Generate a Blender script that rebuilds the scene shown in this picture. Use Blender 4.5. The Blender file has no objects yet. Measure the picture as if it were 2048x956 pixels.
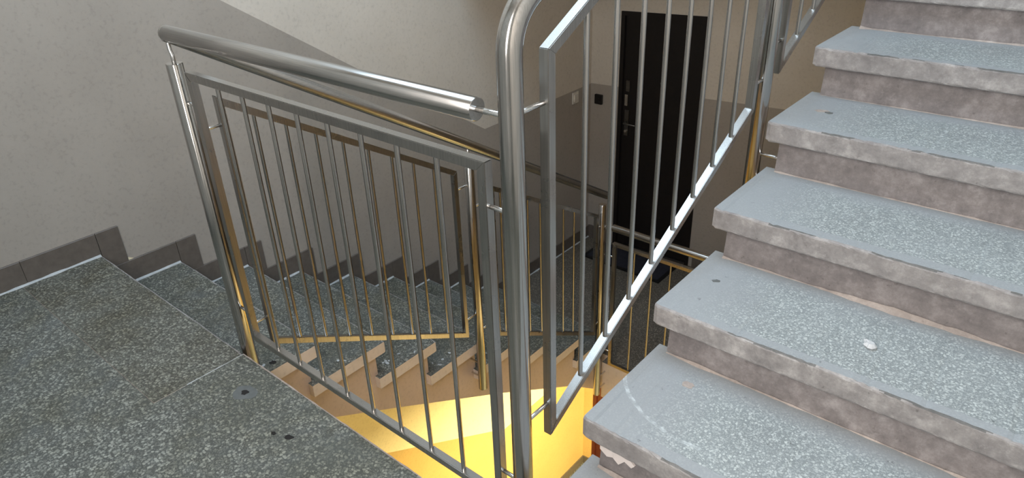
import bpy, bmesh, math, random
from mathutils import Vector, Matrix

# ------------------------------------------------------------------ camera, world, lights
S = 1.12                                   # model units -> metres
scene = bpy.context.scene
COL = scene.collection

def V(x, y, z): return Vector((x*S, y*S, z*S))

yaw, pitch, roll, FPX = -0.7156, -0.4983, -0.036, 1414.4
cy, sy, cp, sp = math.cos(yaw), math.sin(yaw), math.cos(pitch), math.sin(pitch)
fw = Vector((sy*cp, cy*cp, sp)); rt = Vector((cy, -sy, 0)); up = rt.cross(fw)
cr, sr = math.cos(roll), math.sin(roll)
R_ = cr*rt + sr*up; U_ = -sr*rt + cr*up
cam_data = bpy.data.cameras.new('camera')
cam_data.sensor_width = 36; cam_data.sensor_fit = 'HORIZONTAL'
cam_data.lens = FPX/2048*36; cam_data.clip_start = 0.02; cam_data.clip_end = 100
cam = bpy.data.objects.new('camera', cam_data); COL.objects.link(cam)
M = Matrix((R_, U_, -fw)).transposed().to_4x4()
M.translation = V(1.6301, -0.7872, 1.3357)
cam.matrix_world = M
scene.camera = cam

scene.view_settings.view_transform = 'Standard'
scene.view_settings.look = 'None'
scene.view_settings.gamma = 1
scene.view_settings.exposure = 0.0
scene.view_settings.use_curve_mapping = False

world = bpy.data.worlds.new('world'); scene.world = world; world.use_nodes = True
bg = world.node_tree.nodes['Background']
bg.inputs[0].default_value = (0.62, 0.76, 1.0, 1); bg.inputs[1].default_value = 0.6

def area(name, loc, target, sx, sy_, power, col):
    d = bpy.data.lights.new(name, 'AREA'); d.shape = 'RECTANGLE'
    d.size = sx*S; d.size_y = sy_*S; d.energy = power; d.color = col
    o = bpy.data.objects.new(name, d); COL.objects.link(o)
    o.location = V(*loc)
    o.rotation_euler = (V(*target)-V(*loc)).to_track_quat('-Z', 'Y').to_euler()
    return o
# rooflight over the stairwell, daylight of the landing window, lamp below the lower landing
SKYC = (0.66, 0.84, 1.0)
area('rooflight_daylight', (0.35, 0.5, 3.38), (0.35, 0.5, 0), 2.2, 1.6, 86, SKYC)
area('window_daylight', (1.3, -1.38, 1.75), (1.3, 0.6, 1.75), 0.24, 1.2, 58, (1.0, 0.94, 0.90))
area('lower_lamp_light', (0.45, 2.35, -1.74), (0.45, 2.35, -4), 0.3, 0.3, 235, (1.0, 0.80, 0.38))
area('landing_fill_light', (0.2, 2.75, 0.90), (0.2, 2.75, -1), 0.25, 0.25, 1.6, (1.0, 0.93, 0.84))  # weak fill added to lift the far landing, no known lamp there

# ------------------------------------------------------------------ helpers
def link(name, me, mats, parent=None, smooth=False):
    o = bpy.data.objects.new(name, me); COL.objects.link(o)
    for m in (mats if isinstance(mats, (list, tuple)) else [mats]): me.materials.append(m)
    if parent is not None: o.parent = parent
    if smooth:
        for p in me.polygons: p.use_smooth = True
    return o

def tag(o, label=None, cat=None, group=None, kind=None):
    if label: o['label'] = label
    if cat: o['category'] = cat
    if group: o['group'] = group
    if kind: o['kind'] = kind
    return o

def thing(name, loc=(0, 0, 0), **k):
    o = bpy.data.objects.new(name, None); COL.objects.link(o)
    o.empty_display_size = 0.05
    o.location = V(*loc)
    o['_b'] = 1; del o['_b']
    return tag(o, **k)

def mesh(name, verts, faces, mats, parent=None, mi=None, smooth=False, local=True):
    """verts in model units, world positions; parented to an Empty without offset -> subtract its location"""
    me = bpy.data.meshes.new(name)
    off = parent.matrix_parent_world if False else None
    vs = [V(*v) for v in verts]
    p = parent
    base = Vector((0, 0, 0))
    while p is not None:
        base += p.location; p = p.parent
    me.from_pydata([v-base for v in vs], [], faces)
    if mi: me.polygons.foreach_set('material_index', mi)
    bm = bmesh.new(); bm.from_mesh(me); bmesh.ops.recalc_face_normals(bm, faces=bm.faces); bm.to_mesh(me); bm.free()
    return link(name, me, mats, parent, smooth)

def box_vf(x0, x1, y0, y1, z0, z1):
    v = [(x, y, z) for x in (x0, x1) for y in (y0, y1) for z in (z0, z1)]
    f = [(0, 1, 3, 2), (4, 6, 7, 5), (0, 4, 5, 1), (2, 3, 7, 6), (0, 2, 6, 4), (1, 5, 7, 3)]  # -x +x -y +y -z +z
    return v, f

def box(name, x0, x1, y0, y1, z0, z1, mats, parent=None, bevel=0, seg=2, mi=None):
    v, f = box_vf(x0, x1, y0, y1, z0, z1)
    o = mesh(name, v, f, mats, parent, mi)
    if bevel:
        bm = bmesh.new(); bm.from_mesh(o.data)
        bmesh.ops.bevel(bm, geom=bm.edges[:], offset=bevel*S, segments=seg, affect='EDGES', profile=0.5)
        bm.to_mesh(o.data); bm.free()
    return o

def frames_along(pts):
    """parallel transported frames for a polyline"""
    P = [Vector(p) for p in pts]
    T = []
    for i in range(len(P)):
        a = P[max(i-1, 0)]; b = P[min(i+1, len(P)-1)]
        T.append((b-a).normalized())
    n = T[0].orthogonal().normalized()
    out = []
    for i, t in enumerate(T):
        n = (n - t*n.dot(t)).normalized()
        out.append((P[i], n, t.cross(n)))
    return out

def tube(name, pts, r, mat, parent=None, n=20, edge=0.0015, caps=True):
    F = frames_along(pts)
    if caps and edge:                       # tiny chamfer ring at both ends
        def ext(f0, f1, s):
            return f0
    verts = []; faces = []
    rings = []
    def ring(c, a, b, rr):
        s = len(verts)
        for k in range(n):
            t = 2*math.pi*k/n
            verts.append(tuple(c + a*math.cos(t)*rr + b*math.sin(t)*rr))
        rings.append(s)
    d0 = (Vector(pts[1])-Vector(pts[0])).normalized(); d1 = (Vector(pts[-1])-Vector(pts[-2])).normalized()
    if caps: ring(F[0][0], F[0][1], F[0][2], r-edge)
    for i, (c, a, b) in enumerate(F):
        cc = c
        if caps and i == 0: cc = c + d0*edge
        if caps and i == len(F)-1: cc = c - d1*edge
        ring(cc, a, b, r)
    if caps: ring(F[-1][0], F[-1][1], F[-1][2], r-edge)
    for i in range(len(rings)-1):
        for k in range(n):
            a = rings[i]+k; b = rings[i]+(k+1) % n; c = rings[i+1]+(k+1) % n; d = rings[i+1]+k
            faces.append((a, b, c, d))
    nside = len(faces)
    if caps:
        faces.append(tuple(rings[0]+k for k in range(n))[::-1]); faces.append(tuple(rings[-1]+k for k in range(n)))
    o = mesh(name, verts, faces, mat, parent)
    for i, p in enumerate(o.data.polygons): p.use_smooth = i < nside
    uv = o.data.uv_layers.new(name='around'); nr = len(rings)
    for i, p in enumerate(o.data.polygons):
        for li in p.loop_indices:
            vi = o.data.loops[li].vertex_index; k = vi % n; ri = vi//n
            if i < nside and k == 0 and (i % n) == n-1: k = n
            uv.data[li].uv = (k/n, ri/nr) if i < nside else (0.5+0.4*math.cos(6.2832*k/n), 0.5+0.4*math.sin(6.2832*k/n))
    if caps:
        bm = bmesh.new(); bm.from_mesh(o.data)
        for f in bm.faces:
            if len(f.verts) > 4:
                for e in f.edges: e.smooth = False
        bm.to_mesh(o.data); bm.free()
    return o

def arc_path(p0, corner, p1, rad, n=8):
    """polyline p0 -> corner -> p1 with the corner rounded (quadratic bezier, tangent length rad)"""
    p0, c, p1 = Vector(p0), Vector(corner), Vector(p1)
    a = c + (p0-c).normalized()*rad; b = c + (p1-c).normalized()*rad
    out = [p0]
    for i in range(n+1):
        t = i/n
        out.append(a*(1-t)**2 + c*2*t*(1-t) + b*t*t)
    out.append(p1)
    return [tuple(v) for v in out]

# ------------------------------------------------------------------ materials
def newmat(name):
    m = bpy.data.materials.new(name); m.use_nodes = True
    nt = m.node_tree; b = nt.nodes['Principled BSDF']
    return m, nt, b
def srgb(r, g, b):
    f = lambda c: (c/255/12.92) if c/255 <= 0.04045 else ((c/255+0.055)/1.055)**2.4
    return (f(r), f(g), f(b), 1)
def nd(nt, t, **k):
    n = nt.nodes.new(t)
    for a, v in k.items(): setattr(n, a, v)
    return n
def world_pos(nt):
    g = nd(nt, 'ShaderNodeNewGeometry'); return g.outputs['Position']
def ramp(nt, src, stops):
    r = nd(nt, 'ShaderNodeValToRGB'); e = r.color_ramp.elements
    while len(e) < len(stops): e.new(0.5)
    for el, (p, c) in zip(e, stops): el.position = p; el.color = c if len(c) == 4 else (*c, 1)
    nt.links.new(src, r.inputs[0]); return r.outputs[0]
def noise(nt, vec, scale, detail=3, rough=0.6, w=None):
    n = nd(nt, 'ShaderNodeTexNoise'); n.inputs['Scale'].default_value = scale
    n.inputs['Detail'].default_value = detail; n.inputs['Roughness'].default_value = rough
    nt.links.new(vec, n.inputs['Vector']); return n
def mix(nt, fac, a, b, mode='MIX'):
    m = nd(nt, 'ShaderNodeMix', data_type='RGBA', blend_type=mode)
    for sock, v in ((m.inputs[0], fac), (m.inputs[6], a), (m.inputs[7], b)):
        if hasattr(v, 'is_linked') or hasattr(v, 'links'): nt.links.new(v, sock)
        else: sock.default_value = v
    return m.outputs[2]
def math_(nt, op, a, b=None, c=None, clamp=False):
    m = nd(nt, 'ShaderNodeMath', operation=op, use_clamp=clamp)
    for i, v in enumerate((a, b, c)):
        if v is None: continue
        if hasattr(v, 'links'): nt.links.new(v, m.inputs[i])
        else: m.inputs[i].default_value = v
    return m.outputs[0]
def bump(nt, b, h, strength=0.3, dist=0.002):
    n = nd(nt, 'ShaderNodeBump'); n.inputs['Strength'].default_value = strength; n.inputs['Distance'].default_value = dist
    nt.links.new(h, n.inputs['Height']); nt.links.new(n.outputs[0], b.inputs['Normal'])

def paint(name, c1, c2, rough=0.6, spec=0.3, scale=1.0, bumps=0.25):
    m, nt, b = newmat(name); p = world_pos(nt)
    n1 = noise(nt, p, 2.2*scale, 4); n2 = noise(nt, p, 60, 3)
    col = ramp(nt, n1.outputs[0], [(0.3, c1), (0.7, c2)])
    sp_ = ramp(nt, n2.outputs[0], [(0.30, (0.80, 0.80, 0.80)), (0.45, (1, 1, 1)), (0.7, (1.05, 1.05, 1.05))])
    col = mix(nt, 0.5, col, sp_, 'MULTIPLY')
    nt.links.new(col, b.inputs['Base Color']); b.inputs['Roughness'].default_value = rough
    b.inputs['Specular IOR Level'].default_value = spec
    n3 = noise(nt, p, 220, 4, 0.7)
    bump(nt, b, n3.outputs[0], bumps, 0.001)
    return m

G_ = 0.2793
def terrazzo(name, base, chip_lo, chip_hi, dust, edge_side=None, tint=None, scale=95.0, rough=0.42, arc=None, treads=None, dustamt=0.5, dustlo=0.50):
    """cast terrazzo: voronoi chips in a cement matrix, worn patches, a plain cement band near the well edge"""
    m, nt, b = newmat(name); p = world_pos(nt)
    w = noise(nt, p, 55, 2)
    vadd = nd(nt, 'ShaderNodeVectorMath', operation='MULTIPLY_ADD')
    nt.links.new(w.outputs['Color'], vadd.inputs[0]); vadd.inputs[1].default_value = (0.012, 0.012, 0.012)
    nt.links.new(p, vadd.inputs[2])
    def chips(sc, lo, hi, rnd_cut):
        v = nd(nt, 'ShaderNodeTexVoronoi'); v.inputs['Scale'].default_value = sc; v.inputs['Randomness'].default_value = 1
        nt.links.new(vadd.outputs[0], v.inputs['Vector'])
        d = ramp(nt, v.outputs['Distance'], [(lo, (1, 1, 1)), (hi, (0, 0, 0))])
        sep = nd(nt, 'ShaderNodeSeparateColor'); nt.links.new(v.outputs['Color'], sep.inputs[0])
        on = math_(nt, 'GREATER_THAN', sep.outputs[0], rnd_cut)
        return math_(nt, 'MULTIPLY', d, on), sep
    m1, s1 = chips(scale, 0.40, 0.55, 0.22)
    m2, s2 = chips(scale*2.0, 0.38, 0.55, 0.25)
    cc1 = mix(nt, s1.outputs[1], chip_lo, chip_hi); cc2 = mix(nt, s2.outputs[2], chip_lo, chip_hi)
    n1 = noise(nt, p, 5, 5, 0.65)
    bcol = mix(nt, ramp(nt, n1.outputs[0], [(0.3, (0, 0, 0)), (0.7, (1, 1, 1))]), base, tuple(min(1, c*1.25) for c in base[:3])+(1,))
    col = mix(nt, math_(nt, 'MULTIPLY', m2, 0.55), bcol, cc2)
    col = mix(nt, math_(nt, 'MULTIPLY', m1, 0.85), col, cc1)
    # plain cement / dust where the surface was never polished
    n2 = noise(nt, p, 3.3, 5, 0.7)
    sepx = nd(nt, 'ShaderNodeSeparateXYZ'); nt.links.new(p, sepx.inputs[0])
    dfac = ramp(nt, n2.outputs[0], [(dustlo, (0, 0, 0)), (dustlo+0.2, (dustamt,)*3)])
    if edge_side is not None:
        x0, x1 = edge_side
        e = math_(nt, 'ADD', sepx.outputs[0], math_(nt, 'MULTIPLY', n1.outputs[0], 0.20))
        mr = nd(nt, 'ShaderNodeMapRange'); nt.links.new(e, mr.inputs[0])
        mr.inputs[1].default_value = x0*S+0.10; mr.inputs[2].default_value = x1*S+0.10
        mr.inputs[3].default_value = 0.9; mr.inputs[4].default_value = 0
        dfac = math_(nt, 'MAXIMUM', dfac, mr.outputs[0])
    if treads:                                # unpolished cement strip at the back of every tread, under the riser
        y0, gg = treads
        t = math_(nt, 'FRACT', math_(nt, 'DIVIDE', math_(nt, 'SUBTRACT', sepx.outputs[1], y0*S), gg*S))
        t = math_(nt, 'ADD', t, math_(nt, 'MULTIPLY', math_(nt, 'SUBTRACT', n1.outputs[0], 0.5), 0.35))
        back = ramp(nt, t, [(0.72, (0, 0, 0)), (0.90, (0.85,)*3)])
        dfac = math_(nt, 'MAXIMUM', dfac, back)
    col = mix(nt, dfac, col, dust)
    if tint:
        n5 = noise(nt, p, 3.0, 4, 0.6)
        col = mix(nt, ramp(nt, n5.outputs[0], [(0.42, (0, 0, 0)), (0.60, (0.9, 0.9, 0.9))]), col, tint, 'MULTIPLY')
    if arc:                                   # scratched pale arc on one worn tread
        (ax, ay), rad, wdt = arc
        dx = math_(nt, 'SUBTRACT', sepx.outputs[0], ax*S); dy = math_(nt, 'SUBTRACT', sepx.outputs[1], ay*S)
        dd = math_(nt, 'SQRT', math_(nt, 'ADD', math_(nt, 'MULTIPLY', dx, dx), math_(nt, 'MULTIPLY', dy, dy)))
        dd = math_(nt, 'ADD', dd, math_(nt, 'MULTIPLY', math_(nt, 'SUBTRACT', n1.outputs[0], 0.5), 0.03))
        a = math_(nt, 'ABSOLUTE', math_(nt, 'SUBTRACT', dd, rad*S))
        am = math_(nt, 'LESS_THAN', a, wdt*S)
        n6 = noise(nt, p, 40, 3)
        am = math_(nt, 'MULTIPLY', am, ramp(nt, n6.outputs[0], [(0.42, (0.05,)*3), (0.62, (0.75,)*3)]))
        am = math_(nt, 'MULTIPLY', am, math_(nt, 'LESS_THAN', sepx.outputs[0], 1.22*S))
        am = math_(nt, 'MULTIPLY', am, math_(nt, 'LESS_THAN', sepx.outputs[2], 0.30*S))
        col = mix(nt, am, col, srgb(205, 212, 214))
    # pits and dirt specks
    n4 = noise(nt, p, 26, 4, 0.75)
    pit = ramp(nt, n4.outputs[0], [(0.27, (0.35, 0.35, 0.35)), (0.34, (1, 1, 1))])
    col = mix(nt, 0.8, col, pit, 'MULTIPLY')
    nt.links.new(col, b.inputs['Base Color'])
    rr = ramp(nt, n1.outputs[0], [(0.3, (rough-0.08,)*3), (0.7, (rough+0.14,)*3)])
    nt.links.new(rr, b.inputs['Roughness']); b.inputs['Specular IOR Level'].default_value = 0.4
    hh = math_(nt, 'ADD', math_(nt, 'MULTIPLY', m1, 0.4), n4.outputs[0])
    bump(nt, b, hh, 0.22, 0.0015)
    return m

def cement(name, c1, c2, c3, rough=0.75):
    m, nt, b = newmat(name); p = world_pos(nt)
    n1 = noise(nt, p, 16, 7, 0.72); n2 = noise(nt, p, 60, 4, 0.7); n3 = noise(nt, p, 3, 3)
    col = ramp(nt, n1.outputs[0], [(0.32, c1), (0.52, c2), (0.68, c3)])
    col = mix(nt, ramp(nt, n2.outputs[0], [(0.56, (0, 0, 0)), (0.72, (0.45, 0.45, 0.45))]), col, c3)
    col = mix(nt, 0.8, col, ramp(nt, n2.outputs[0], [(0.25, (0.45, 0.43, 0.42)), (0.36, (1, 1, 1))]), 'MULTIPLY')
    col = mix(nt, ramp(nt, n3.outputs[0], [(0.4, (0, 0, 0)), (0.65, (0.4, 0.4, 0.4))]), col, c1)
    nt.links.new(col, b.inputs['Base Color']); b.inputs['Roughness'].default_value = rough
    b.inputs['Specular IOR Level'].default_value = 0.25
    bump(nt, b, math_(nt, 'ADD', n1.outputs[0], n2.outputs[0]), 0.45, 0.003)
    return m

def steel(name, col=(0.47, 0.455, 0.435), rough=0.24, axis=2, aniso=0.0):
    m, nt, b = newmat(name)
    tc = nd(nt, 'ShaderNodeTexCoord'); mp = nd(nt, 'ShaderNodeMapping')
    nt.links.new(tc.outputs['Object'], mp.inputs[0])
    sc = [420, 420, 420]; sc[axis] = 9; mp.inputs['Scale'].default_value = sc
    n = nd(nt, 'ShaderNodeTexNoise'); n.inputs['Scale'].default_value = 1; n.inputs['Detail'].default_value = 3
    nt.links.new(mp.outputs[0], n.inputs['Vector'])
    n2 = noise(nt, tc.outputs['Object'], 7, 4)
    c = ramp(nt, n.outputs[0], [(0.3, tuple(x*0.86 for x in col)), (0.7, tuple(min(1, x*1.1) for x in col))])
    nt.links.new(c, b.inputs['Base Color']); b.inputs['Metallic'].default_value = 1
    r = ramp(nt, n2.outputs[0], [(0.35, (rough-0.02,)*3), (0.65, (rough+0.03,)*3)])
    nt.links.new(r, b.inputs['Roughness'])
    if aniso:
        tg = nd(nt, 'ShaderNodeTangent', direction_type='UV_MAP', uv_map='around'); nt.links.new(tg.outputs[0], b.inputs['Tangent'])
        b.inputs['Anisotropic'].default_value = aniso; b.inputs['Anisotropic Rotation'].default_value = 0.25
    else: bump(nt, b, n.outputs[0], 0.03, 0.0003)
    return m

def plain(name, col, rough=0.5, metallic=0.0, spec=0.5):
    m, nt, b = newmat(name); p = world_pos(nt)
    n = noise(nt, p, 30, 3)
    c = ramp(nt, n.outputs[0], [(0.3, tuple(x*0.85 for x in col[:3])), (0.7, tuple(min(1, x*1.08) for x in col[:3]))])
    nt.links.new(c, b.inputs['Base Color'])
    b.inputs['Roughness'].default_value = rough; b.inputs['Metallic'].default_value = metallic
    b.inputs['Specular IOR Level'].default_value = spec
    return m

M_low = paint('lower_wall_paint', srgb(166, 160, 153), srgb(176, 170, 163), 0.5, 0.35)
M_up = paint('upper_wall_paint', srgb(210, 204, 195), srgb(218, 212, 203), 0.85, 0.15)
M_low2 = paint('lower_storey_dado_lamp_tinted', srgb(208, 178, 118), srgb(216, 186, 126), 0.5, 0.35)  # dado paint with part of the lamp's yellow mixed into its colour
M_up2 = paint('lower_storey_paint_lamp_tinted', srgb(246, 238, 206), srgb(250, 243, 212), 0.8, 0.15)  # cream paint, tinted towards the yellow of the lamp light
M_ceil = paint('ceiling_paint', srgb(215, 210, 202), srgb(222, 217, 210), 0.9, 0.1)
M_stringer = paint('stringer_paint', srgb(212, 194, 182), srgb(219, 201, 190), 0.6, 0.3)
M_slabpaint = paint('painted_slab_edge', srgb(228, 216, 209), srgb(236, 226, 220), 0.55, 0.3)
M_tile = plain('skirting_tile', srgb(108, 101, 95), 0.35, spec=0.45)
M_grout = plain('caulk', srgb(190, 194, 196), 0.7)
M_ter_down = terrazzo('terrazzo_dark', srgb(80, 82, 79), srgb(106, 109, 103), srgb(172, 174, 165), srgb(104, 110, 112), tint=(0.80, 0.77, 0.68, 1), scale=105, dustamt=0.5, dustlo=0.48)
M_ter_low = terrazzo('terrazzo_warm', srgb(84, 79, 72), srgb(104, 99, 90), srgb(160, 152, 138), srgb(104, 99, 92), scale=105, dustamt=0.3)
M_ter_first = terrazzo('terrazzo_brownish', srgb(79, 79, 74), srgb(103, 105, 98), srgb(168, 169, 157), srgb(101, 103, 98), tint=(0.72, 0.67, 0.58, 1), scale=105, dustamt=0.3)
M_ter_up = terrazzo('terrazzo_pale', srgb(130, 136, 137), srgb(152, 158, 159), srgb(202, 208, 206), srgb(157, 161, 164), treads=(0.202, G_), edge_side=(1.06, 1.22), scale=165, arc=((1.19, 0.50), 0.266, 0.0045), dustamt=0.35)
M_cement = cement('cement_nosing', srgb(128, 124, 123), srgb(156, 152, 150), srgb(188, 184, 181))
M_riser = cement('cement_riser', srgb(116, 110, 109), srgb(142, 135, 133), srgb(170, 163, 161))
M_worn = cement('worn_edge', srgb(92, 92, 90), srgb(112, 111, 109), srgb(140, 137, 134))
M_mortar = cement('mortar', srgb(150, 140, 134), srgb(180, 168, 160), srgb(205, 194, 186))
M_steel = steel('brushed_steel_upright', aniso=0.8, rough=0.14)
M_steelx = steel('brushed_steel_across', axis=0, aniso=0.6)
M_steely = steel('brushed_steel_along', axis=1, aniso=0.6)
M_pin = steel('polished_steel', (0.72, 0.71, 0.70), 0.16)
M_bar = steel('frame_steel', (0.43, 0.415, 0.395), 0.28)
M_door = plain('door_black', srgb(28, 24, 23), 0.55, spec=0.3)
M_doorred = plain('door_oxblood', srgb(84, 36, 24), 0.45)
M_black = plain('black_plastic', srgb(24, 22, 22), 0.4)
M_white = plain('white_plastic', srgb(225, 222, 215), 0.4)
M_mat = plain('doormat_pile', srgb(52, 52, 60), 0.95, spec=0.1)
M_matedge = plain('doormat_rubber', srgb(18, 18, 19), 0.6)
M_dull = plain('dull_steel', srgb(120, 118, 116), 0.35, 1.0)
M_paper = plain('paper', srgb(253, 253, 253), 0.8)
M_hole = plain('bolt_hole_dark', srgb(36, 34, 33), 0.9)
M_glow = bpy.data.materials.new('lamp_glow'); M_glow.use_nodes = True
_b = M_glow.node_tree.nodes['Principled BSDF']; _b.inputs['Emission Color'].default_value = (1, 0.66, 0.2, 1); _b.inputs['Emission Strength'].default_value = 3
M_fillglow = bpy.data.materials.new('fill_glow_dim'); M_fillglow.use_nodes = True  # glow of the added fill lamp
_b = M_fillglow.node_tree.nodes['Principled BSDF']; _b.inputs['Emission Color'].default_value = (1, 0.93, 0.84, 1); _b.inputs['Emission Strength'].default_value = 1.2
M_frame = plain('white_frame', srgb(220, 220, 218), 0.4)

# ------------------------------------------------------------------ setting
STEP = 2.51                                # storey height
ZF, ZU, ZB = -1.385, 1.125, -3.895         # lower landing floor, upper floor, basement landing floor
XL, XR = -1.2, 2.08
G, H = 0.2793, 0.156
FAR = lambda x: 3.40+0.06*(x-XL)           # the far wall runs very slightly askew

def poly_wall(name, polys, mats, mi, thick, parent=None):
    """coplanar polygons, each extruded by the vector thick"""
    verts = []; faces = []; ms = []
    t = Vector(thick)
    for poly, m in zip(polys, mi):
        s = len(verts); n = len(poly)
        verts += [tuple(p) for p in poly]; verts += [tuple(Vector(p)+t) for p in poly]
        faces.append(tuple(range(s, s+n))); faces.append(tuple(range(s+n, s+2*n))[::-1]); ms += [m, m]
        for k in range(n):
            faces.append((s+k, s+(k+1) % n, s+n+(k+1) % n, s+n+k)); ms.append(m)
    return mesh(name, verts, faces, mats, parent, ms)

# left wall: dark dado below, pale paint above, storey by storey
def dado(zo):
    return [(-1.42, 1.30+zo), (0.02, 1.30+zo), (0.722, 0.854+zo), (1.369, 0.422+zo), (2.252, -0.145+zo), (3.45, -0.137+zo)]
up_l, lo_l = dado(0), [(-1.42, 1.30-STEP), (-0.1, 1.30-STEP), (1.197, -2.02), (2.303, -2.645), (3.45, -2.65)]
ztop = 3.5
def P(l): return [(XL, y, z) for y, z in l]
mid = [(-1.42, 0.0), (0.0, 0.0), (2.25, ZF+0.0), (3.45, ZF)]     # change of storey, hidden behind floor and flight
# split each storey's band into convex-ish quads so that the polygons stay well formed
polys, mi = [], []
def band(lower, upper, m):
    ys = sorted(set([y for y, _ in lower]+[y for y, _ in upper]))
    def at(l, y):
        for (y0, z0), (y1, z1) in zip(l, l[1:]):
            if y0-1e-9 <= y <= y1+1e-9: return z0+(z1-z0)*(y-y0)/(y1-y0)
    for a, b_ in zip(ys, ys[1:]):
        polys.append([(XL, a, at(lower, a)), (XL, b_, at(lower, b_)), (XL, b_, at(upper, b_)), (XL, a, at(upper, a))]); mi.append(m)
bot = [(-1.42, -4.1), (3.45, -4.1)]; top = [(-1.42, ztop), (3.45, ztop)]
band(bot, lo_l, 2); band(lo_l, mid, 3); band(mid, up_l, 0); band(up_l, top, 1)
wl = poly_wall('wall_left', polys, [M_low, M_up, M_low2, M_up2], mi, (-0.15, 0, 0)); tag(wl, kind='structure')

# far wall (with the dado line rising a touch to the right)
def far_poly(l): return [(x, FAR(x), z) for x, z in l]
dz = lambda x, z0: z0 + 0.027*(x-XL)
fp, fm = [], []
D0, D1 = -0.972, -0.338                    # door opening, this landing
B0, B1 = -1.10, -0.43                      # door opening one storey below
ys_ = [XL-0.15, XR+0.15]
a_, b_ = ys_
def fq(x0, x1, z00, z01, z10, z11, m): fp.append(far_poly([(x0, z00), (x1, z01), (x1, z11), (x0, z10)])); fm.append(m)
WZ = -0.135
for x0, x1 in ((a_, D0), (D1, b_)):
    fq(x0, x1, ZF, ZF, dz(x0, WZ), dz(x1, WZ), 0)
    fq(x0, x1, dz(x0, WZ), dz(x1, WZ), ztop, ztop, 1)
DT = 0.385
fq(D0, D1, dz(D0, DT), dz(D1, DT), ztop, ztop, 1)
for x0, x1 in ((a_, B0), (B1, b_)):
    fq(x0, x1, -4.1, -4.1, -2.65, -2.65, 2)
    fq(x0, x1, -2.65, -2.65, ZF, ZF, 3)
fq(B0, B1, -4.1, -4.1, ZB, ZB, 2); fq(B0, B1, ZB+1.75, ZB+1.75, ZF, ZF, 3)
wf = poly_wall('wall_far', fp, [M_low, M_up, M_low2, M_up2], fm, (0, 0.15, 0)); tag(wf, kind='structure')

wr = poly_wall('wall_right', [[(XR, -1.42, -4.1), (XR, 3.7, -4.1), (XR, 3.7, ztop), (XR, -1.42, ztop)]], [M_up], [0], (0.15, 0, 0)); tag(wr, kind='structure')
# back wall with a window opening above the landing
wx0, wx1, wz0, wz1 = 1.14, 1.46, 1.10, 2.40
bk = [[(XL-.15, -4.1), (wx0, -4.1), (wx0, ztop), (XL-.15, ztop)], [(wx1, -4.1), (XR+.15, -4.1), (XR+.15, ztop), (wx1, ztop)],
      [(wx0, -4.1), (wx1, -4.1), (wx1, wz0), (wx0, wz0)], [(wx0, wz1), (wx1, wz1), (wx1, ztop), (wx0, ztop)]]
wb = poly_wall('wall_back', [[(x, -1.42, z) for x, z in p] for p in bk], [M_up], [0]*4, (0, -0.15, 0)); tag(wb, kind='structure')
win = thing('window_1', (1.3, -1.45, wz0), kind='structure')
for nm, a in (('window_frame', (wx0, wx1, -1.47, -1.43, wz0, wz0+.04)), ('window_frame', (wx0, wx1, -1.47, -1.43, wz1-.04, wz1)),
              ('window_frame', (wx0, wx0+.04, -1.47, -1.43, wz0+.04, wz1-.04)), ('window_frame', (wx1-.04, wx1, -1.47, -1.43, wz0+.04, wz1-.04))):
    box(nm, *a, M_frame, win)
# ceiling with the rooflight opening
ce = [[(XL-.15, -1.57), (-.75, -1.57), (-.75, 3.75), (XL-.15, 3.75)], [(1.45, -1.57), (XR+.15, -1.57), (XR+.15, 3.75), (1.45, 3.75)],
      [(-.75, -1.57), (1.45, -1.57), (1.45, -0.3), (-.75, -0.3)], [(-.75, 1.3), (1.45, 1.3), (1.45, 3.75), (-.75, 3.75)]]
cl = poly_wall('ceiling', [[(x, y, ztop) for x, y in p] for p in ce], [M_ceil], [0]*4, (0, 0, 0.15)); tag(cl, kind='structure')

# floors
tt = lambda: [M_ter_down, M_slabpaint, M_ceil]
MI = [1, 1, 1, 1, 2, 0]
def floor_slab(polyxy, z, thick, mats, name='floor'):
    n = len(polyxy)
    v = [(x, y, z) for x, y in polyxy]+[(x, y, z-thick) for x, y in polyxy]
    f = [tuple(range(n)), tuple(range(n, 2*n))[::-1]]+[(k, (k+1) % n, n+(k+1) % n, n+k) for k in range(n)]
    o = mesh(name, v, f, mats, None, [0, 2]+[1]*n); tag(o, kind='structure'); return o
JX, JY = -0.170, -0.290                    # joint between the cast landing and the first tread slab
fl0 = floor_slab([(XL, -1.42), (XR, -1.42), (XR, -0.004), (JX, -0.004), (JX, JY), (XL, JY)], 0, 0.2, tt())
flF = floor_slab([(XL, 2.19), (JX-.04, 2.19), (JX-.04, 2.12), (XR, 2.12), (XR, 3.7), (XL, 3.5)], ZF, 0.27, [M_ter_low, M_slabpaint, M_ceil], 'floor')
flB = floor_slab([(XL, -1.42), (XR, -1.42), (XR, 3.7), (XL, 3.5)], ZB, 0.2, [M_ter_down, M_slabpaint, M_ceil], 'floor')
flU = floor_slab([(XL, 2.0), (XR, 2.0), (XR, 3.7), (XL, 3.5)], ZU, 0.2, [M_ter_up, M_slabpaint, M_ceil], 'floor')
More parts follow.
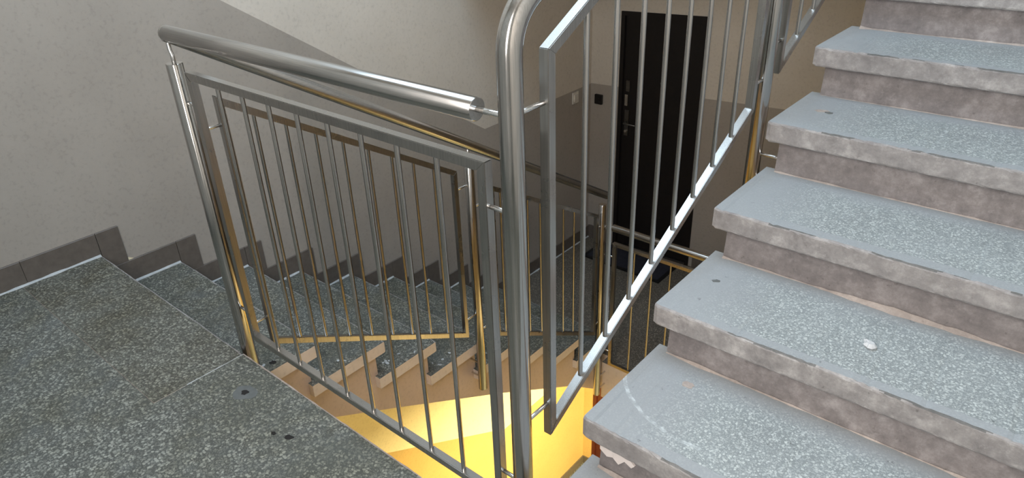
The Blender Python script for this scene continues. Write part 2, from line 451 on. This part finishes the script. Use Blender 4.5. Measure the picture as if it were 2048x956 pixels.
# pale hairline of grout round the first slab, bolt holes left by an older railing
def strip(name, pts, w, z, mat, parent, h=0.0012, jit=0.0012, seed=1):
    rnd = random.Random(seed); v = []; f = []
    P_ = [Vector((*p, 0)) for p in pts]; L = []
    for a, b in zip(P_, P_[1:]):
        n = max(2, int((b-a).length/0.02))
        for k in range(n): L.append(a.lerp(b, k/n))
    L.append(P_[-1]); d = (P_[-1]-P_[0]).normalized(); nrm = Vector((-d.y, d.x, 0))
    for q in L:
        ww = w*(0.6+0.8*rnd.random())
        for s in (-1, 1):
            c = q+nrm*(s*ww/2+(rnd.random()-.5)*jit); v.append((c.x, c.y, z-0.003))
            v.append((c.x, c.y, z+h))
    for k in range(len(L)-1):
        a = 4*k; b = a+4
        f += [(a+1, b+1, b+3, a+3), (a, a+1, b+1, b)[::-1], (a+2, b+2, b+3, a+3)[::-1]]
    return mesh(name, v, f, mat, parent)
strip('joint', [(JX+.001, -0.006), (JX-.001, -0.19)], 0.0028, 0, M_grout, fl0, seed=3)
strip('edge_lip', [(JX, -0.0055), (0.98, -0.0055)], 0.0035, 0, M_mortar, fl0, seed=4)
def blob(name, x, y, r1, r2, ang, z, mat, parent, seed, h=0.0008, n=14):
    rnd = random.Random(seed); v = [(x, y, z+h)]; f = []
    for k in range(n):
        t = 2*math.pi*k/n; q = 0.8+0.4*rnd.random()
        a, b = r1*q*math.cos(t), r2*q*math.sin(t)
        v.append((x+a*math.cos(ang)-b*math.sin(ang), y+a*math.sin(ang)+b*math.cos(ang), z+h))
    for k in range(n): v.append((v[k+1][0], v[k+1][1], z-0.002))
    for k in range(n): f += [(0, 1+k, 1+(k+1) % n), (1+k, 1+n+k, 1+n+(k+1) % n, 1+(k+1) % n)]
    return mesh(name, v, f, mat, parent)
M_patch = plain('patched_cement', srgb(104, 107, 106), 0.8)
for i, (x, y, r1, r2, ang, m, nm) in enumerate([(-0.004, -0.102, .036, .030, .3, M_patch, 'mortar_patch'), (-0.004, -0.102, .012, .010, .2, M_hole, 'bolt_hole'),
        (0.251, -0.128, .012, .008, .5, M_hole, 'bolt_hole'), (0.205, -0.145, .008, .005, .1, M_hole, 'bolt_hole')]):
    blob(nm, x, y, r1, r2, ang, 0, m, fl0, i, 0.0006+0.0004*i)

# ------------------------------------------------------------------ skirting tiles, left wall
TZ = [0.004, -0.160, -0.317, -0.473, -0.631, -0.787, -0.940, -1.087, -1.236]
NY = [-0.004, 0.281, 0.570, 0.832, 1.119, 1.404, 1.672, 1.925, 2.200]
TZ[0] = 0.0
sk = thing('baseboard_left', (XL, 0, 0), kind='structure')
x0t, x1t = XL, XL+0.010
def tile(y0, y1, z0, z1, par=None, m=None):
    return box('tile', x0t, x1t, y0+.0006, y1-.0006, z0, z1, m or M_tile, par or sk, bevel=0.0008, seg=1)
tile(-1.42, -0.86, 0, .0925); tile(-0.86, -0.268, 0, .0935); tile(-0.268, NY[0], 0, .094)
caulk = []
def caulk_line(y0, y1, z, seed):
    rnd = random.Random(seed); v = []; f = []; n = max(3, int((y1-y0)/.03))
    for k in range(n+1):
        y = y0+(y1-y0)*k/n; w = .004+.003*rnd.random()
        v += [(x1t-.001, y, z+w), (x1t+w*1.6, y, z+.0008), (x1t+w*1.6, y, z-.002)]
    for k in range(n):
        a = 3*k; b = a+3; f += [(a, b, b+1, a+1), (a+1, b+1, b+2, a+2)]
    mesh('caulk_line', v, f, M_grout, sk)
caulk_line(-1.40, NY[0]-.004, 0, 1)
for k in range(1, 9):
    yb = NY[k-1]-0.03
    tile(yb, NY[k], TZ[k], TZ[k]+.094)                          # along the tread
    caulk_line(yb, NY[k]-.004, TZ[k], k+1)
for k in range(0, 9):
    zlow = (TZ[k+1] if k < 8 else ZF)+.0945
    tile(NY[k]+.0006, NY[k]+.088, zlow, TZ[k]+.094)         # up the riser
yy = 2.17
for y1 in (2.53, 2.86, 3.395): tile(yy, y1, ZF, ZF+.096); yy = y1
caulk_line(2.29, 3.39, ZF, 20)
skb = thing('baseboard_left', (XL, 3, ZB), kind='structure')
for a, b in ((2.0, 2.35), (2.35, 2.7), (2.7, 3.05), (3.05, 3.398)): tile(a, b, ZB, ZB+.09, skb)
skf = thing('baseboard_far', (0, 3.4, ZF), kind='structure')
def ftile(x0, x1, z0, z1, par):
    v = []
    for x in (x0+.0006, x1-.0006):
        for dy in (-.010, .0):
            for z in (z0, z1): v.append((x, FAR(x)+dy, z))
    f = box_vf(0, 1, 0, 1, 0, 1)[1]
    return mesh('tile', v, f, M_tile, par)
for a, b in ((XL+.01, D0-.03), (D1+.03, .0), (.0, .33), (.33, .66), (.66, .99), (.99, 1.32), (1.32, 2.07)): ftile(a, b, ZF, ZF+.105, skf)
skg = thing('baseboard_far', (0, 3.4, ZB), kind='structure')
for a, b in ((XL+.01, B0-.02), (B1+.03, .0), (.0, .6), (.6, 1.3), (1.3, 2.07)): ftile(a, b, ZB, ZB+.09, skg)

# ------------------------------------------------------------------ doors
def door(name, x0, x1, z0, z1, mat, full):
    yo = lambda x: FAR(x)
    t = thing(name, ((x0+x1)/2, FAR((x0+x1)/2), z0), kind='structure')
    def slab(nm, xa, xb, za, zb, y0, y1, m, par=t, zb2=None):
        v = []
        for x in (xa, xb):
            for dy in (y0, y1):
                for z in (za, (zb if x == xa or zb2 is None else zb2)): v.append((x, FAR(x)+dy, z))
        return mesh(nm, v, box_vf(0, 1, 0, 1, 0, 1)[1], m, par)
    w = .028
    slab('door_frame', x0, x0+w, z0, z1, -.006, .06, mat); slab('door_frame', x1-w, x1, z0, z1+.017, -.006, .06, mat)
    slab('door_frame', x0+w, x1-w, z1-w, z1+.001, -.006, .06, mat, t, z1-w+.045)
    slab('threshold', x0+w, x1-w, z0, z0+.018, -.004, .06, M_dull)
    lf = slab('door_leaf', x0+w+.003, x1-w-.003, z0+.02, z1-w-.002, .012, .05, mat)
    if full:
        xa = x0+.065
        yl = FAR(xa)+.012
        hp = box('lock_plate', xa-.016, xa+.018, yl-.008, yl, -.48, -.29, M_dull, lf, bevel=.002)
        tube('door_lever', arc_path((xa, yl-.008, -.378), (xa, yl-.045, -.378), (xa+.098, yl-.045, -.378), .012), .0075, M_dull, lf, n=12)
        tube('lock_cylinder', [(xa, yl-.016, -.445), (xa, yl-.002, -.445)], .011, M_pin, lf, n=16)
        box('escutcheon', xa-.014, xa+.016, yl-.008, yl, -.155, -.075, M_dull, lf, bevel=.002)
        e = box('security_lock_plate', xa-.018, xa+.008, yl-.014, yl, -.257, -.175, M_pin, lf, bevel=.003)
        tube('spyhole', [((x0+x1)/2, FAR((x0+x1)/2)+.004, -.06), ((x0+x1)/2, FAR((x0+x1)/2)+.014, -.06)], .008, M_dull, lf, n=12)
    return t
door('door_1', D0, D1, ZF, DT+.006, M_door, True)
door('door_2', B0, B1, ZB, ZB+1.735, M_doorred, False)

# doorbell box, light switch, mat
t = thing('doorbell_box', (-1.125, FAR(-1.125), -.275), label='small black square box on the far wall left of the dark door', cat='doorbell')
box('casing', -1.157, -1.095, FAR(-1.125)-.022, FAR(-1.125)-.001, -.276, -.205, M_black, t, bevel=.004)
box('button', -1.137, -1.115, FAR(-1.125)-.026, FAR(-1.125)-.021, -.250, -.228, M_black, t, bevel=.002)
t = thing('light_switch', (XL, 3.2, -.23), label='pale wall switch on the left wall near the far corner', cat='switch')
box('plate', XL+.001, XL+.010, 3.165, 3.235, -.232, -.150, M_white, t, bevel=.002)
box('rocker', XL+.009, XL+.016, 3.178, 3.222, -.216, -.166, M_white, t, bevel=.002)
t = thing('doormat', (-.71, 3.25, ZF), label='dark rectangular doormat with black border in front of the black door', cat='doormat')
mx0, mx1, my0, my1 = -1.04, -.385, 3.10, 3.37
box('pile', mx0+.022, mx1-.022, my0+.022, my1-.022, ZF, ZF+.011, M_mat, t)
v = []; f = []
for (ax, ay), (bx, by) in (((mx0, my0), (mx0+.022, my0+.022)), ((mx1, my0), (mx1-.022, my0+.022)), ((mx1, my1), (mx1-.022, my1-.022)), ((mx0, my1), (mx0+.022, my1-.022))):
    v += [(ax, ay, ZF+.0005), (ax, ay, ZF+.012), (bx, by, ZF+.013), (bx, by, ZF+.0005)]
for k in range(4):
    a, b = 4*k, 4*((k+1) % 4); f += [(a, b, b+1, a+1), (a+1, b+1, b+2, a+2), (a+2, b+2, b+3, a+3), (a+3, b+3, b, a)]
mesh('rubber_border', v, f, M_matedge, t)

# ceiling lamps (hidden from the photograph's view, the first lights the lower storey, the second is added fill)
for nm, gm, loc, lab in (('ceiling_lamp', M_glow, (0.45, 2.35, ZF-.27), 'round bulkhead lamp under the lower landing giving yellow light'), ('ceiling_lamp', M_fillglow, (0.2, 2.75, ZU-.2), 'added round lamp under the upper floor slab, weak fill light')):
    t = thing(nm, loc, label=lab, cat='lamp')
    tube('lamp_base', [(loc[0], loc[1], loc[2]), (loc[0], loc[1], loc[2]-.02)], .12, M_white, t, n=28)
    tube('lamp_glass', [(loc[0], loc[1], loc[2]-.02), (loc[0], loc[1], loc[2]-.05)], .10, gm, t, n=28, edge=.02)

# ------------------------------------------------------------------ tread slabs
def slab_mesh(name, x0, x1, yf, yb, zt, th, mats, parent, front=1, paint_side=None, seed=0, worn=0.0016, rad=.006, nx=56):
    """slab with a rounded, slightly chipped nosing. front=+1: nosing at the low-y side (seen face); -1: at the high-y side"""
    rnd = random.Random(seed)
    prof = []                                    # (y, z, material) counter-clockwise from the back top
    s = front
    n = 3
    prof.append((yb, zt, 0))
    for k in range(n+1):
        a = math.pi/2*k/n
        prof.append((yf+s*rad*(1-math.sin(a)), zt-rad*(1-math.cos(a)), 1 if k else 0))
    for k in range(n+1):
        a = math.pi/2*k/n
        prof.append((yf+s*rad*(1-math.cos(a)), zt-th+rad*(1-math.sin(a)), 1))
    prof.append((yb, zt-th, 1))
    m = len(prof); v = []; f = []; mi = []
    ph = [rnd.random()*6 for _ in range(6)]
    for i in range(nx+1):
        u = i/nx; x = x0+(x1-x0)*u
        wob = (math.sin(x*9+ph[0])+.6*math.sin(x*23+ph[1]))*worn*.5
        for j, (y, z, _) in enumerate(prof):
            jy = jz = 0
            if 0 < j < m-1:
                jy = (wob+(rnd.random()-.5)*worn)*s; jz = (rnd.random()-.5)*worn*.7
                if j <= 2: jz -= abs(wob)*.4+(worn*1.3 if rnd.random() < .12 else 0)
            end = min(u, 1-u)*nx
            if end < .5:                          # ends a little rounded off
                jy += s*.004 if 0 < j < m-1 else 0
                if j >= m-4: jz += .004
            v.append((x, y+jy, z+jz))
    for i in range(nx):
        for j in range(m):
            a = i*m+j; b = i*m+(j+1) % m; c = (i+1)*m+(j+1) % m; d = (i+1)*m+j
            f.append((a, b, c, d)); mi.append(prof[(j+1) % m][2] if j < m-1 else (1 if front > 0 else 2))
            if j == 0: mi[-1] = 0
            if front > 0 and j in (1, 2) and x0+(x1-x0)*i/nx > 1.12 and math.sin(i*.21+ph[2])+.5*math.sin(i*.8+ph[3]) > (-.3 if j == 1 else .2): mi[-1] = 3
    f.append(tuple(range(m))); mi.append(2 if paint_side == 'lo' else 1)
    f.append(tuple(nx*m+j for j in range(m))[::-1]); mi.append(2 if paint_side == 'hi' else 1)
    o = mesh(name, v, f, mats, parent, mi)
    return o

def mortar_line(parent, x0, x1, y, z, seed, big=1.0, sgn=-1, n=60, gap=.25):
    rnd = random.Random(seed); v = []; f = []
    w = .004
    for i in range(n+1):
        x = x0+(x1-x0)*i/n
        w = max(.0012, min(.009, w+(rnd.random()-.5)*.004))
        ww = w*big*(1 if rnd.random() > .04 else 2.2)
        v += [(x, y-.001*sgn*-1, z+ww*.9), (x, y+sgn*ww*1.2, z+.0006), (x, y+sgn*ww*1.2, z-.002)]
    for i in range(n):
        a = 3*i; b = a+3; f += [(a, b, b+1, a+1), (a+1, b+1, b+2, a+2)]
    return mesh('mortar_line', v, f, M_mortar, parent)

# descending flight along the left wall
XI = -0.226
dn = thing('descending_stairs', (XL/2, 1, -1.4), label='flight of dark terrazzo steps descending along the left wall, its side painted beige', cat='stairs')
for k in range(0, 9):
    yn = NY[k]; yb = NY[k-1]-.05 if k else JY+.0015
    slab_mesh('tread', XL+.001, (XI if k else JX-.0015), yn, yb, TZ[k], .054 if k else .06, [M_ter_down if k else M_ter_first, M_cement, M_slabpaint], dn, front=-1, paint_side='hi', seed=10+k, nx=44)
# bearing body: saw-tooth top, straight soffit
XS = XI-0.028
top_ = [(-0.25, -.06)]
for k in range(0, 9):
    yr = NY[k]-.035
    top_.append((yr, TZ[k]-.054)); nz = (TZ[k+1] if k < 8 else ZF+.054)-.054
    top_.append((yr, nz))
top_[-1] = (2.165, top_[-2][1]); top_.append((2.165, ZF-.27))
so = [(2.165, ZF-.27)] + [(1.868, -1.406-.02), (1.259, -1.064), (0.616, -.703), (0.3, -.530), (-0.25, -.2-.055)]
seen = []
for p_ in top_+so:
    if not seen or seen[-1] != p_: seen.append(p_)
n = len(seen)
v = [(XL+.002, y, z) for y, z in seen]+[(XS, y, z) for y, z in seen]
f = [tuple(range(n)), tuple(range(n, 2*n))[::-1]]+[(k, (k+1) % n, n+(k+1) % n, n+k) for k in range(n)]
mesh('flight_body', v, f, M_stringer, dn)
rnd = random.Random(9)
for k in range(1, 6):                       # flakes of old paint and plaster in the corners by the well
    for q in range(6):
        blob('paint_flake', XI-.012-.07*rnd.random(), NY[k-1]+.015+.10*rnd.random()**2+(.10 if rnd.random() < .2 else 0), .004+.007*rnd.random(), .003+.004*rnd.random(), 3*rnd.random(), TZ[k], M_grout, dn, 100+10*k+q, .001, 8)
blob('bolt_hole', -.262, 0.125, .012, .009, 0.4, TZ[1], M_hole, dn, 5, .0012)

# ascending flight on the right
XU = 0.981; YU = [0.168-G, 0.168, 0.452, 0.723, 1.005, 1.287, 1.565, 1.845]; ZUu = [0.127, 0.270, 0.4095, 0.5495, 0.6925, 0.832, 0.978, 1.122]
us = thing('ascending_stairs', (1.5, 1, 0), label='flight of pale worn terrazzo steps with thick cement nosings rising on the right', cat='stairs')
for k in range(8):
    yn = YU[k]; yb = (YU[k+1] if k < 7 else 2.0)+.045
    slab_mesh('tread', XU, XR-.002, yn, yb, ZUu[k], .054, [M_ter_up, M_cement, M_slabpaint, M_worn], us, front=1, paint_side='lo', seed=30+k, nx=110)
    zb = (ZUu[k-1] if k else 0.0); yr = yn+.032
    # riser face, a plate slightly narrower than the slab above
    rnd = random.Random(60+k); nx = 40; v = []; f = []
    for i in range(nx+1):
        x = XU+.028+(XR-.004-XU-.028)*i/nx
        for j in range(5):
            z = zb+(ZUu[k]-.054-zb)*j/4
            jy = (rnd.random()-.5)*.0016 - (.006*(1-j/4)**2)
            if i == 0: jy += .004
            v.append((x, yr+jy, z))
        v.append((x, yr+.03, ZUu[k]-.054)); v.append((x, yr+.03, zb))
    for i in range(nx):
        for j in range(7):
            a = i*7+j; b = i*7+(j+1) % 7; f.append((a, a+7, b+7, b))
    f.append(tuple(range(7))); f.append(tuple(nx*7+j for j in range(7))[::-1])
    ro = mesh('riser', v, f, [M_riser, M_slabpaint], us, [0]*(7*nx)+[1, 0])
    mortar_line(us, XU+.03, XR-.01, yr-.007, zb, 80+k, big=[1.2, 1.3, 1.0, 1.5, .7, .5, .8, .8][k])
XB = XU+.030
tp = [(0.0, 0.0)]
for k in range(8):
    yr = YU[k]+.05; zb = (ZUu[k-1]-.054 if k else -.0)
    if k: tp.append((yr, zb))
    else: tp = [(-.06, .001)]
    tp.append((yr, ZUu[k]-.054))
tp.append((1.99, ZUu[7]-.054)); tp.append((1.99, ZU-.27))
body = tp+[(1.75, .78), (0.25, .0), (0.0, .001)]
n = len(body)
v = [(XB, y, z) for y, z in body]+[(XR-.002, y, z) for y, z in body]
f = [tuple(range(n)), tuple(range(n, 2*n))[::-1]]+[(k, (k+1) % n, n+(k+1) % n, n+k) for k in range(n)]
mesh('flight_body', v, f, M_stringer, us)
# chipped hollow on an upper step, cement patch, old plaster scab on the lowest riser
blob('chipped_hollow', 1.065, 1.172, .020, .011, .3, ZUu[4], M_mortar, us, 7, .0008)
blob('chipped_hollow', 1.085, 1.166, .010, .006, .2, ZUu[4], M_patch, us, 8, .0014)
blob('chipped_hollow', 1.049, 0.631, .010, .006, .6, ZUu[2], M_patch, us, 9, .0010)
blob('mortar_patch', 1.108, 0.401, .014, .010, .3, ZUu[1], M_mortar, us, 10, .0010)
# peeling white paint on the first riser's left end
v = []; f = []; rnd = random.Random(4)
n = 18
pts = [(1.012, .205), (1.03, .206), (1.055, .198), (1.085, .193), (1.10, .180), (1.092, .170), (1.075, .178), (1.06, .160), (1.045, .172), (1.03, .166), (1.012, .178)]
for x, z in pts: v.append((x, YU[1]+.026, z))
for x, z in pts: v.append((x, YU[1]+.034, z))
n = len(pts)
f = [tuple(range(n))]+[(k, (k+1) % n, n+(k+1) % n, n+k) for k in range(n)]
mesh('peeling_paint', v, f, M_slabpaint, us)

# ------------------------------------------------------------------ railings
RP = 0.0202; RB = 0.0054; RN = 0.0045; BW = 0.020
def frame(parent, axis, c, quad, balus, nm='panel_frame', w=BW, d=BW):
    """closed welded frame in the plane axis=c; quad = 4 corners (u,z): bottom-left, bottom-right, top-right, top-left; u = the other horizontal axis"""
    q = [Vector(p) for p in quad]
    inner = []
    for i in range(4):
        a, b, e = q[i-1], q[i], q[(i+1) % 4]
        d1 = (b-a).normalized(); d2 = (e-b).normalized()
        n1 = Vector((-d1.y, d1.x)); n2 = Vector((-d2.y, d2.x))
        # intersection of the two inward offset lines
        p1 = a+n1*w; p2 = b+n2*w
        den = d1.x*d2.y-d1.y*d2.x
        t = ((p2-p1).x*d2.y-(p2-p1).y*d2.x)/den
        inner.append(p1+d1*t)
    def P3(p, s): return (c+s*d/2, p.x, p.y) if axis == 0 else (p.x, c+s*d/2, p.y)
    v = []; f = []
    for i in range(4):                           # four mitred bars, a hair apart at the welds
        j = (i+1) % 4
        s0 = len(v)
        for s in (-1, 1):
            v += [P3(q[i], s), P3(q[j], s), P3(inner[j], s), P3(inner[i], s)]
        f += [(s0, s0+1, s0+2, s0+3), (s0+4, s0+7, s0+6, s0+5), (s0, s0+4, s0+5, s0+1), (s0+2, s0+6, s0+7, s0+3), (s0+1, s0+5, s0+6, s0+2), (s0, s0+3, s0+7, s0+4)]
    o = mesh(nm, v, f, M_bar, parent)
    bm = bmesh.new(); bm.from_mesh(o.data)
    bmesh.ops.bevel(bm, geom=bm.edges[:], offset=.0013*S, segments=2, affect='EDGES')
    bm.to_mesh(o.data); bm.free()
    # balusters welded between top and bottom bars
    def zl(a, b, u): return a.y+(b.y-a.y)*(u-a.x)/(b.x-a.x)
    for u in balus:
        z0 = zl(inner[0], inner[1], u)-.003; z1 = zl(inner[3], inner[2], u)+.003
        p0 = (c, u, z0) if axis == 0 else (u, c, z0); p1 = (c, u, z1) if axis == 0 else (u, c, z1)
        tube('baluster', [p0, p1], RB, M_steel, o, n=14, caps=False)
    return o

XLP, YP, XC = -0.186, 0.022, 0.934
def guard(root, yo, zo, third):
    """post, level panel and level handrail across the well"""
    y = YP+yo
    frame(root, 1, y, [(-.124, .069+zo), (.880, .069+zo), (.880, .886+zo), (-.124, .886+zo)], [.008+.1065*i for i in range(8)])
    for z in (.797, .163):
        tube('pin', [(XLP+.015, y, z+zo), (-.122, y, z+zo)], RN, M_pin, root, n=12)
        tube('pin', [(.878, y, z+.004+zo), (XC-.015, y, z+.004+zo)], RN, M_pin, root, n=12)
    tube('pin', [(.855, y, .972+zo), (XC-.015, y, .972+zo)], RN+.0008, M_pin, root, n=12)

gr = thing('landing_railing', (0.4, YP, 0), label='level brushed steel railing across the near edge of the upper landing', cat='railing')
guard(gr, 0, 0, False)
tube('post', [(XLP, YP, -.17), (XLP, YP, .898)], RP+.001, M_steel, gr, n=36)
tube('handrail', [(XLP+.004, YP, .972), (.861, YP, .972)], RP, M_steelx, gr, n=36)
tube('handrail_stem', [(XLP, YP, .890), (XLP, YP, .918), (XLP-.006, YP, .930), (XLP-.006, YP, .962)], .0055, M_pin, gr, n=12)
tube('pin', [(XLP-.02, YP, -.12), (XLP-.07, YP, -.12)], RN, M_pin, gr, n=12)

dr = thing('descending_railing', (XLP, 1, -1), label='sloping brushed steel railing beside the descending steps, its underside reflecting yellow light', cat='railing')
XD = -.188
HR = lambda y: .970-.6*(y-YP)
tube('handrail', [(XD, YP-.004, HR(YP-.004)), (XD, 2.075, HR(2.075)+.012)], RP, M_steely, dr, n=36)
# rounded knee where it meets the level rail
bmv = bpy.data.meshes.new('knee'); bm = bmesh.new()
bmesh.ops.create_uvsphere(bm, u_segments=32, v_segments=18, radius=RP*S*1.0)
bm.to_mesh(bmv); bm.free()
kn = link('handrail_knee', bmv, M_bar, dr, True); kn.location = V(XLP+.002, YP, .972)-dr.location
frame(dr, 0, XD, [(.104, -.030), (.985, -.522), (.985, .268), (.104, .792)], [.206+.0951*i for i in range(8)])
frame(dr, 0, XD, [(1.172, -.622), (1.990, -1.098), (1.990, -.326), (1.172, .140)], [1.236+.0906*i for i in range(8)])
tube('post', [(XD, 1.060, -.862), (XD, 1.060, .262)], RP, M_steel, dr, n=32)
tube('post', [(XD, 2.035, -1.565), (XD, 2.035, -.285)], RP, M_steel, dr, n=32)
tube('handrail_stem', [(XD, 1.060, .25), (XD, 1.060, .335)], .0055, M_pin, dr, n=12)
for a, b, z in ((.040, .106, .709), (.040, .106, .072), (.983, 1.045, .187), (.983, 1.045, -.433), (1.075, 1.174, .078), (1.075, 1.174, -.532), (1.988, 2.020, -.407), (1.988, 2.020, -1.03)):
    tube('pin', [(XD, a, z), (XD, b, z)], RN, M_pin, dr, n=12)
for z in (-.722, -.800): tube('wall_pin', [(XD-.01, 1.060, z), (XS-.004, 1.060, z)], RN, M_pin, dr, n=12)
for z in (-1.445, -1.540): tube('wall_pin', [(XD, 2.045, z), (XD, 2.125, z)], RN, M_pin, dr, n=12)

ur = thing('ascending_railing', (XC, 1, 0), label='sloping brushed steel railing with tall bent centre post beside the rising steps', cat='railing')
HU = lambda y: 1.163+.53*(y-.095)
tube('bent_handrail_post', arc_path((XC, YP, -.15), (XC, YP, HU(YP)), (XC, 2.02, HU(2.02)), .062, 12), RP+.0005, M_steel, ur, n=44)
PB = lambda y: .249+.53*(y-.119); PT = lambda y: 1.062+.53*(y-.104)
frame(ur, 0, XC, [(.106, PB(.106)), (1.000, PB(1.0)), (1.000, PT(1.0)), (.106, PT(.106))], [.226+.0945*i for i in range(8)])
o2 = 1.035; zo2 = .540
frame(ur, 0, XC, [(.106+o2, PB(.106)+zo2), (.900+o2, PB(.9)+zo2), (.9+o2, PT(.9)+zo2), (.106+o2, PT(.106)+zo2)], [.226+o2+i*.100 for i in range(7)])
tube('post', [(XC, 1.068, .44), (XC, 1.068, HU(1.068)-.08)], RP, M_steel, ur, n=36)
tube('post', [(XC, 2.02, .94), (XC, 2.02, HU(2.02)-.08)], RP, M_steel, ur, n=36)
for y in (1.068, 2.02): tube('handrail_stem', [(XC, y, HU(y)-.085), (XC, y, HU(y)-.01)], .0055, M_pin, ur, n=12)
for a, b, z in ((.038, .108, .974), (.038, .108, .327), (.998, 1.055, .787), (.998, 1.055, 1.32), (1.082, 1.143, .873), (1.082, 1.143, 1.42)):
    tube('pin', [(XC, a, z), (XC, b, z)], RN, M_pin, ur, n=12)
tube('wall_pin', [(XC+.012, 1.068, .575), (XU+.05, 1.068, .575)], RN, M_pin, ur, n=12)
tube('wall_pin', [(XC+.012, 1.068, .50), (XU+.05, 1.068, .50)], RN, M_pin, ur, n=12)
for z in (.05, -.08): tube('wall_pin', [(XC, YP-.01, z if z < 0 else -.03), (XC, YP-.04, z if z < 0 else -.03)], RN, M_pin, ur, n=12)

fg = thing('lower_landing_railing', (0.4, 2.05, ZF), label='level steel railing across the lower landing, in front of the doormat', cat='railing')
guard(fg, 2.032, ZF, True)
tube('handrail', [(-.128, YP+2.032, .972+ZF), (.861, YP+2.032, .972+ZF)], RP, M_steelx, fg, n=32)
tube('pin', [(XD+.01, YP+2.032, .972+ZF), (-.12, YP+2.032, .972+ZF)], RN, M_pin, fg, n=12)
tube('post', [(XC, YP+2.032, ZF-.15), (XC, YP+2.032, ZF+1.0)], RP, M_steel, fg, n=32)
tube('wall_pin', [(XC, YP+2.05, ZF-.08), (XC, 2.125, ZF-.08)], RN, M_pin, fg, n=12)

# ------------------------------------------------------------------ scrap of paper
rnd = random.Random(2)
px, py, pz = 1.415, .583, ZUu[2]+.0015
bm = bmesh.new()
out = [(-.021, .0085), (-.010, .013), (.004, .014), (.012, .009), (.014, .001), (.011, -.009), (.003, -.012), (-.001, -.009), (-.010, -.008), (-.014, .002)]
cen = bm.verts.new((0, 0, .009*S))
ring0 = [bm.verts.new((x*S, y*S, (.001+.003*rnd.random())*S)) for x, y in out]
ring1 = [bm.verts.new((x*S*.6, y*S*.6, (.007+.004*rnd.random())*S)) for x, y in out]
for k in range(len(out)):
    j = (k+1) % len(out)
    bm.faces.new((ring0[k], ring0[j], ring1[j], ring1[k])); bm.faces.new((ring1[k], ring1[j], cen))
bmesh.ops.solidify(bm, geom=bm.faces[:], thickness=.0008)
me = bpy.data.meshes.new('paper_scrap'); bm.to_mesh(me); bm.free()
o = link('paper_scrap', me, M_paper); o.location = V(px, py, pz); o.rotation_euler = (0, 0, -.35)
tag(o, 'small crumpled white paper scrap lying on the third pale step', 'paper')
